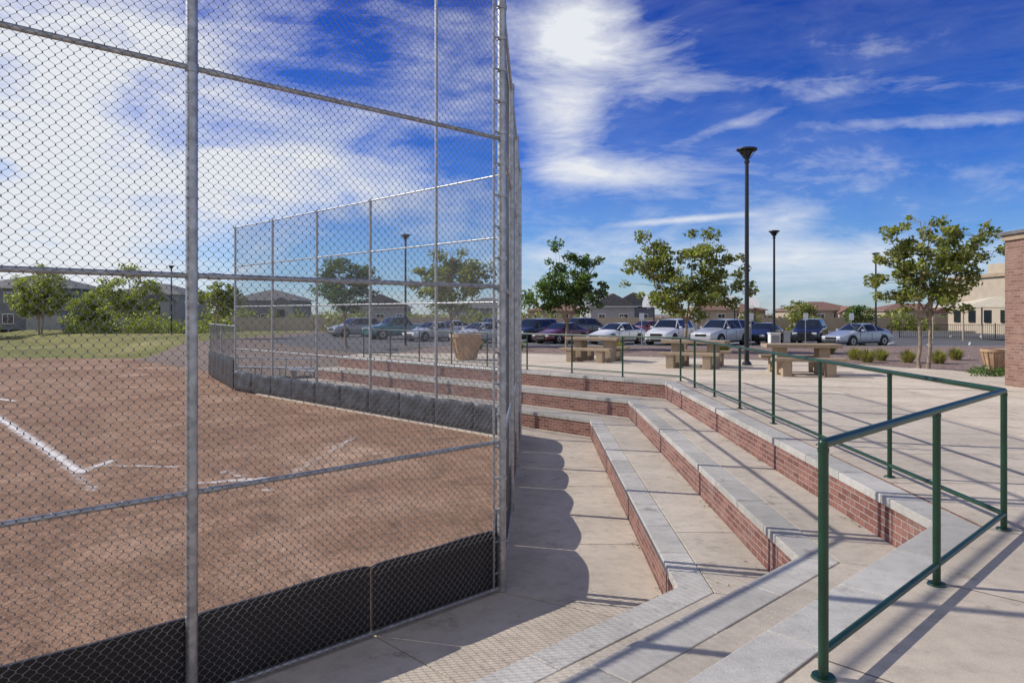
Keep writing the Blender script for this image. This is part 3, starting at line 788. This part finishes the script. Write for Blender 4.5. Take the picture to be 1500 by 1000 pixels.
for i in range(110):
    x=x0+i*.16; mb.box((x,62-(i*.02),.20),(.018,.018,1.2),'black')
for z in(-.3,.72): mb.cyl((x0,62,z),(x0+17.6,59.8,z),.018,None,6,'black')
for i in range(8): mb.box((x0+i*2.5,62-i*.31,.22),(.06,.06,1.3),'black')
mb.obj('iron_fence')
e=empty('brick_building_pillar',(px(1472,16.8),15.2,0),0); mb=MB()
w_,dp_,h_=1.6,1.6,3.30
c4=[(0,0),(w_,0),(w_,dp_),(0,dp_)]
for i in range(4):
    p,q=c4[i],c4[(i+1)%4]; L=1.6; mb.face([(*p,-.1),(*q,-.1),(*q,h_),(*p,h_)],'brick2',[(0,0),(L,0),(L,h_),(0,h_)])
mb.obj('brick_shaft',e)
mb=MB(); mb.box((.8,.8,3.36),(1.70,1.70,.12),'table'); mb.box((.8,.8,3.46),(1.82,1.82,.08),'roofdark'); mb.obj('cap',e,False,.01)
def hoop(x,y):
    e=empty('basketball_hoop',(x,y,-.4)); mb=MB()
    mb.cyl((0,0,0),(0,0,2.6),.07,None,10,'black'); mb.cyl((0,0,2.6),(0,-1.0,3.2),.06,None,8,'black')
    V=[];n=14
    for i in range(n+1):
        a=math.pi*i/n; V.append((.85*math.cos(a),-1.02,3.1+.85*math.sin(a)))
    V=[(.85,-1.02,2.75)]+V+[(-.85,-1.02,2.75)]; k=len(V); V2=[(a,b_+.05,c_) for a,b_,c_ in V]
    mb.addm(V+V2,[tuple(range(k)),tuple(range(2*k-1,k-1,-1))]+[(i,(i+1)%k,(i+1)%k+k,i+k) for i in range(k)],'white')
    for i in range(12):
        a=i*.5236; mb.cyl((.23*math.cos(a),-1.3+.23*math.sin(a),3.0),(.23*math.cos(a+.5236),-1.3+.23*math.sin(a+.5236),3.0),.012,None,5,'taill')
        mb.cyl((.23*math.cos(a),-1.3+.23*math.sin(a),3.0),(.13*math.cos(a+.3),-1.3+.13*math.sin(a+.3),2.6),.006,None,4,'white')
    o=mb.obj('pole_board_and_rim',e); e.rotation_euler[2]=R(-35)
hoop(px(958,76),76);hoop(px(1076,76),76);hoop(px(1106,84),84)
mb=MB(); mb.box((0,0,.35),(.5,.4,.7),'white'); mb.box((0,0,.72),(.56,.46,.06),'white'); mb.box((0,-.205,.35),(.4,.02,.55),'lightstucco'); mb.obj('utility_box',None,False,.01,(px(1134,37),37,-.06))
def sign(x,y,w,h,mat,H_=2.1):
    mb=MB(); mb.cyl((0,0,0),(0,0,H_),.03,None,8,'galv'); mb.box((0,-.04,H_-h/2),(w,.01,h),mat); mb.obj('parking_sign',None,False,0,(x,y,-.4))
for x,d in((940,47),(1020,47),(1100,48),(1180,47.5),(1247,47)): sign(px(x,d),d,.3,.45,'white')
e=empty('team_bench',(-11.0,33.2,gz(-11,33.2)),R(-10)); mb=MB()
for yy,zz in((-.15,.45),(.15,.45),(.45,.85)): mb.box((0,yy,zz),(4.2,.26,.045),'alu')
for i in range(4):
    x=-1.8+i*1.2; mb.cyl((x,-.2,0),(x,-.2,.43),.025,None,8,'galv'); mb.cyl((x,.3,0),(x,.45,.85),.025,None,8,'galv'); mb.box((x,0,.41),(.05,.6,.04),'galv')
mb.obj('planks_and_legs',e)
e=empty('team_bench',(-8.4,31.2,gz(-8.4,31.2)),R(-35)); mb=MB()
mb.box((0,0,.45),(3.6,.3,.045),'alu')
for x in(-1.4,0,1.4): mb.box((x,0,.21),(.06,.26,.43),'galv')
mb.obj('planks_and_legs',e)

# ------------------------------------------------------------------ world
w=bpy.data.worlds.new('World'); scene.world=w; w.use_nodes=True; nt=w.node_tree
bg=nt.nodes['Background']; bg.inputs[1].default_value=.14
sun_v=Vector((-1.35,.36,1.0)).normalized(); el=math.asin(sun_v.z); az=math.atan2(sun_v.x,sun_v.y)
sky=nt.nodes.new('ShaderNodeTexSky'); sky.sky_type='NISHITA'; sky.sun_disc=False; sky.sun_elevation=el; sky.sun_rotation=az
sky.air_density=1.0; sky.dust_density=.3; sky.ozone_density=3.0
tc=nt.nodes.new('ShaderNodeTexCoord'); D=tc.outputs['Generated']
sx=nt.nodes.new('ShaderNodeSeparateXYZ'); nt.links.new(D,sx.inputs[0]); zz=sx.outputs[2]
tint=ramp(nt,zz,[(0,(.52,.66,.95)),(.08,(.36,.56,.92)),(.20,(.14,.35,.86)),(.40,(.06,.20,.72)),(.7,(.10,.26,.74))])
base_=mixc(nt,1,sky.outputs[0],tint,'MULTIPLY')
def vmap(scale,rot=(0,0,0),loc=(0,0,0)):
    mp=nt.nodes.new('ShaderNodeMapping'); mp.inputs['Scale'].default_value=scale; mp.inputs['Rotation'].default_value=rot; mp.inputs['Location'].default_value=loc
    nt.links.new(D,mp.inputs[0]); return mp.outputs[0]
def blob(x,y,rx,ry,amp,tilt=0):
    c=Vector(((x-750)/F,1,(460-y)/F)).normalized()
    s=nt.nodes.new('ShaderNodeVectorMath'); s.operation='SUBTRACT'; nt.links.new(D,s.inputs[0]); s.inputs[1].default_value=c
    r=nt.nodes.new('ShaderNodeMapping'); r.inputs['Rotation'].default_value=(0,tilt,0); nt.links.new(s.outputs[0],r.inputs[0])
    q=nt.nodes.new('ShaderNodeVectorMath'); q.operation='MULTIPLY'; nt.links.new(r.outputs[0],q.inputs[0]); q.inputs[1].default_value=(F/rx,F/rx,F/ry)
    l=nt.nodes.new('ShaderNodeVectorMath'); l.operation='LENGTH'; nt.links.new(q.outputs[0],l.inputs[0])
    mr=nt.nodes.new('ShaderNodeMapRange'); mr.interpolation_type='SMOOTHSTEP'
    mr.inputs[1].default_value=1.0; mr.inputs[2].default_value=0; mr.inputs[3].default_value=0; mr.inputs[4].default_value=amp
    nt.links.new(l.outputs['Value'],mr.inputs[0]); return mr.outputs[0]
cov=None
for a in [(830,50,130,150,.95,0),(825,180,90,135,.85,0),(950,90,170,85,.75,-.35),(900,258,220,36,.85,-.12),(100,290,340,140,1.3,.1),(400,235,270,120,1.15,0),(40,90,270,180,.9,0),(300,60,330,130,.85,.2),
          (640,110,170,160,.75,0),(60,400,320,60,.95,0),(620,290,170,70,.8,0),(1280,125,360,26,.55,-.14),(1400,178,280,18,.75,-.1),(1330,60,300,30,.25,-.1),(1150,320,90,36,.75,.2),(1000,322,150,8,.8,.05),(1250,375,440,55,.5,0),(850,370,260,50,.5,0),(1100,175,150,14,.6,.25),(1420,250,200,30,.35,-.15)]:
    o=blob(*a); cov=o if cov is None else mth(nt,'ADD',cov,o)
# unseen clouds added outside the view as neutral fill for blue shadows
fill_clouds=mth(nt,'MULTIPLY',mth(nt,'SUBTRACT',.45,sx.outputs[1]),1.1,True)
n1=noise(nt,vmap((1,1,2.5),(0,R(-14),0)),4.4,8,.62,.6); n2=noise(nt,vmap((1,1,4.0),(0,R(-20),0),(3,1,0)),12,7,.66,.6)
nn=mth(nt,'ADD',mth(nt,'MULTIPLY',n1,.68),mth(nt,'MULTIPLY',n2,.32))
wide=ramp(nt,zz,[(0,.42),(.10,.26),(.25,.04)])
cc=mth(nt,'ADD',mth(nt,'ADD',cov,wide),mth(nt,'MULTIPLY',fill_clouds,.9))
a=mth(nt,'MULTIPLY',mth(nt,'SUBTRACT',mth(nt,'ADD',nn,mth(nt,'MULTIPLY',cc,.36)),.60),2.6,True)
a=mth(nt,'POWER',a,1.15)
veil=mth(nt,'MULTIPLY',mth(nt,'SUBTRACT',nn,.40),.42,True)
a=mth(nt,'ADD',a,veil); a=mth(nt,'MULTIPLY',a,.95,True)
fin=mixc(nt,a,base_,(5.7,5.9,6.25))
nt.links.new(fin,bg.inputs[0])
ld=bpy.data.lights.new('sun','SUN'); ld.energy=4.7; ld.angle=R(.53); ld.color=(1,.95,.87)
lo=bpy.data.objects.new('sun',ld); scene.collection.objects.link(lo); lo.rotation_euler=(-sun_v).to_track_quat('-Z','Y').to_euler(); lo.location=(-20,5,20)
cd=bpy.data.cameras.new('camera'); cd.sensor_width=36; cd.lens=36*F/1500; cd.shift_y=-40/1500; cd.clip_end=6000; cd.clip_start=.05
co=bpy.data.objects.new('camera',cd); scene.collection.objects.link(co); co.location=(0,0,EYE); co.rotation_euler=(R(90),0,0); scene.camera=co
scene.view_settings.view_transform='Standard'; scene.view_settings.look='None'; scene.view_settings.exposure=0
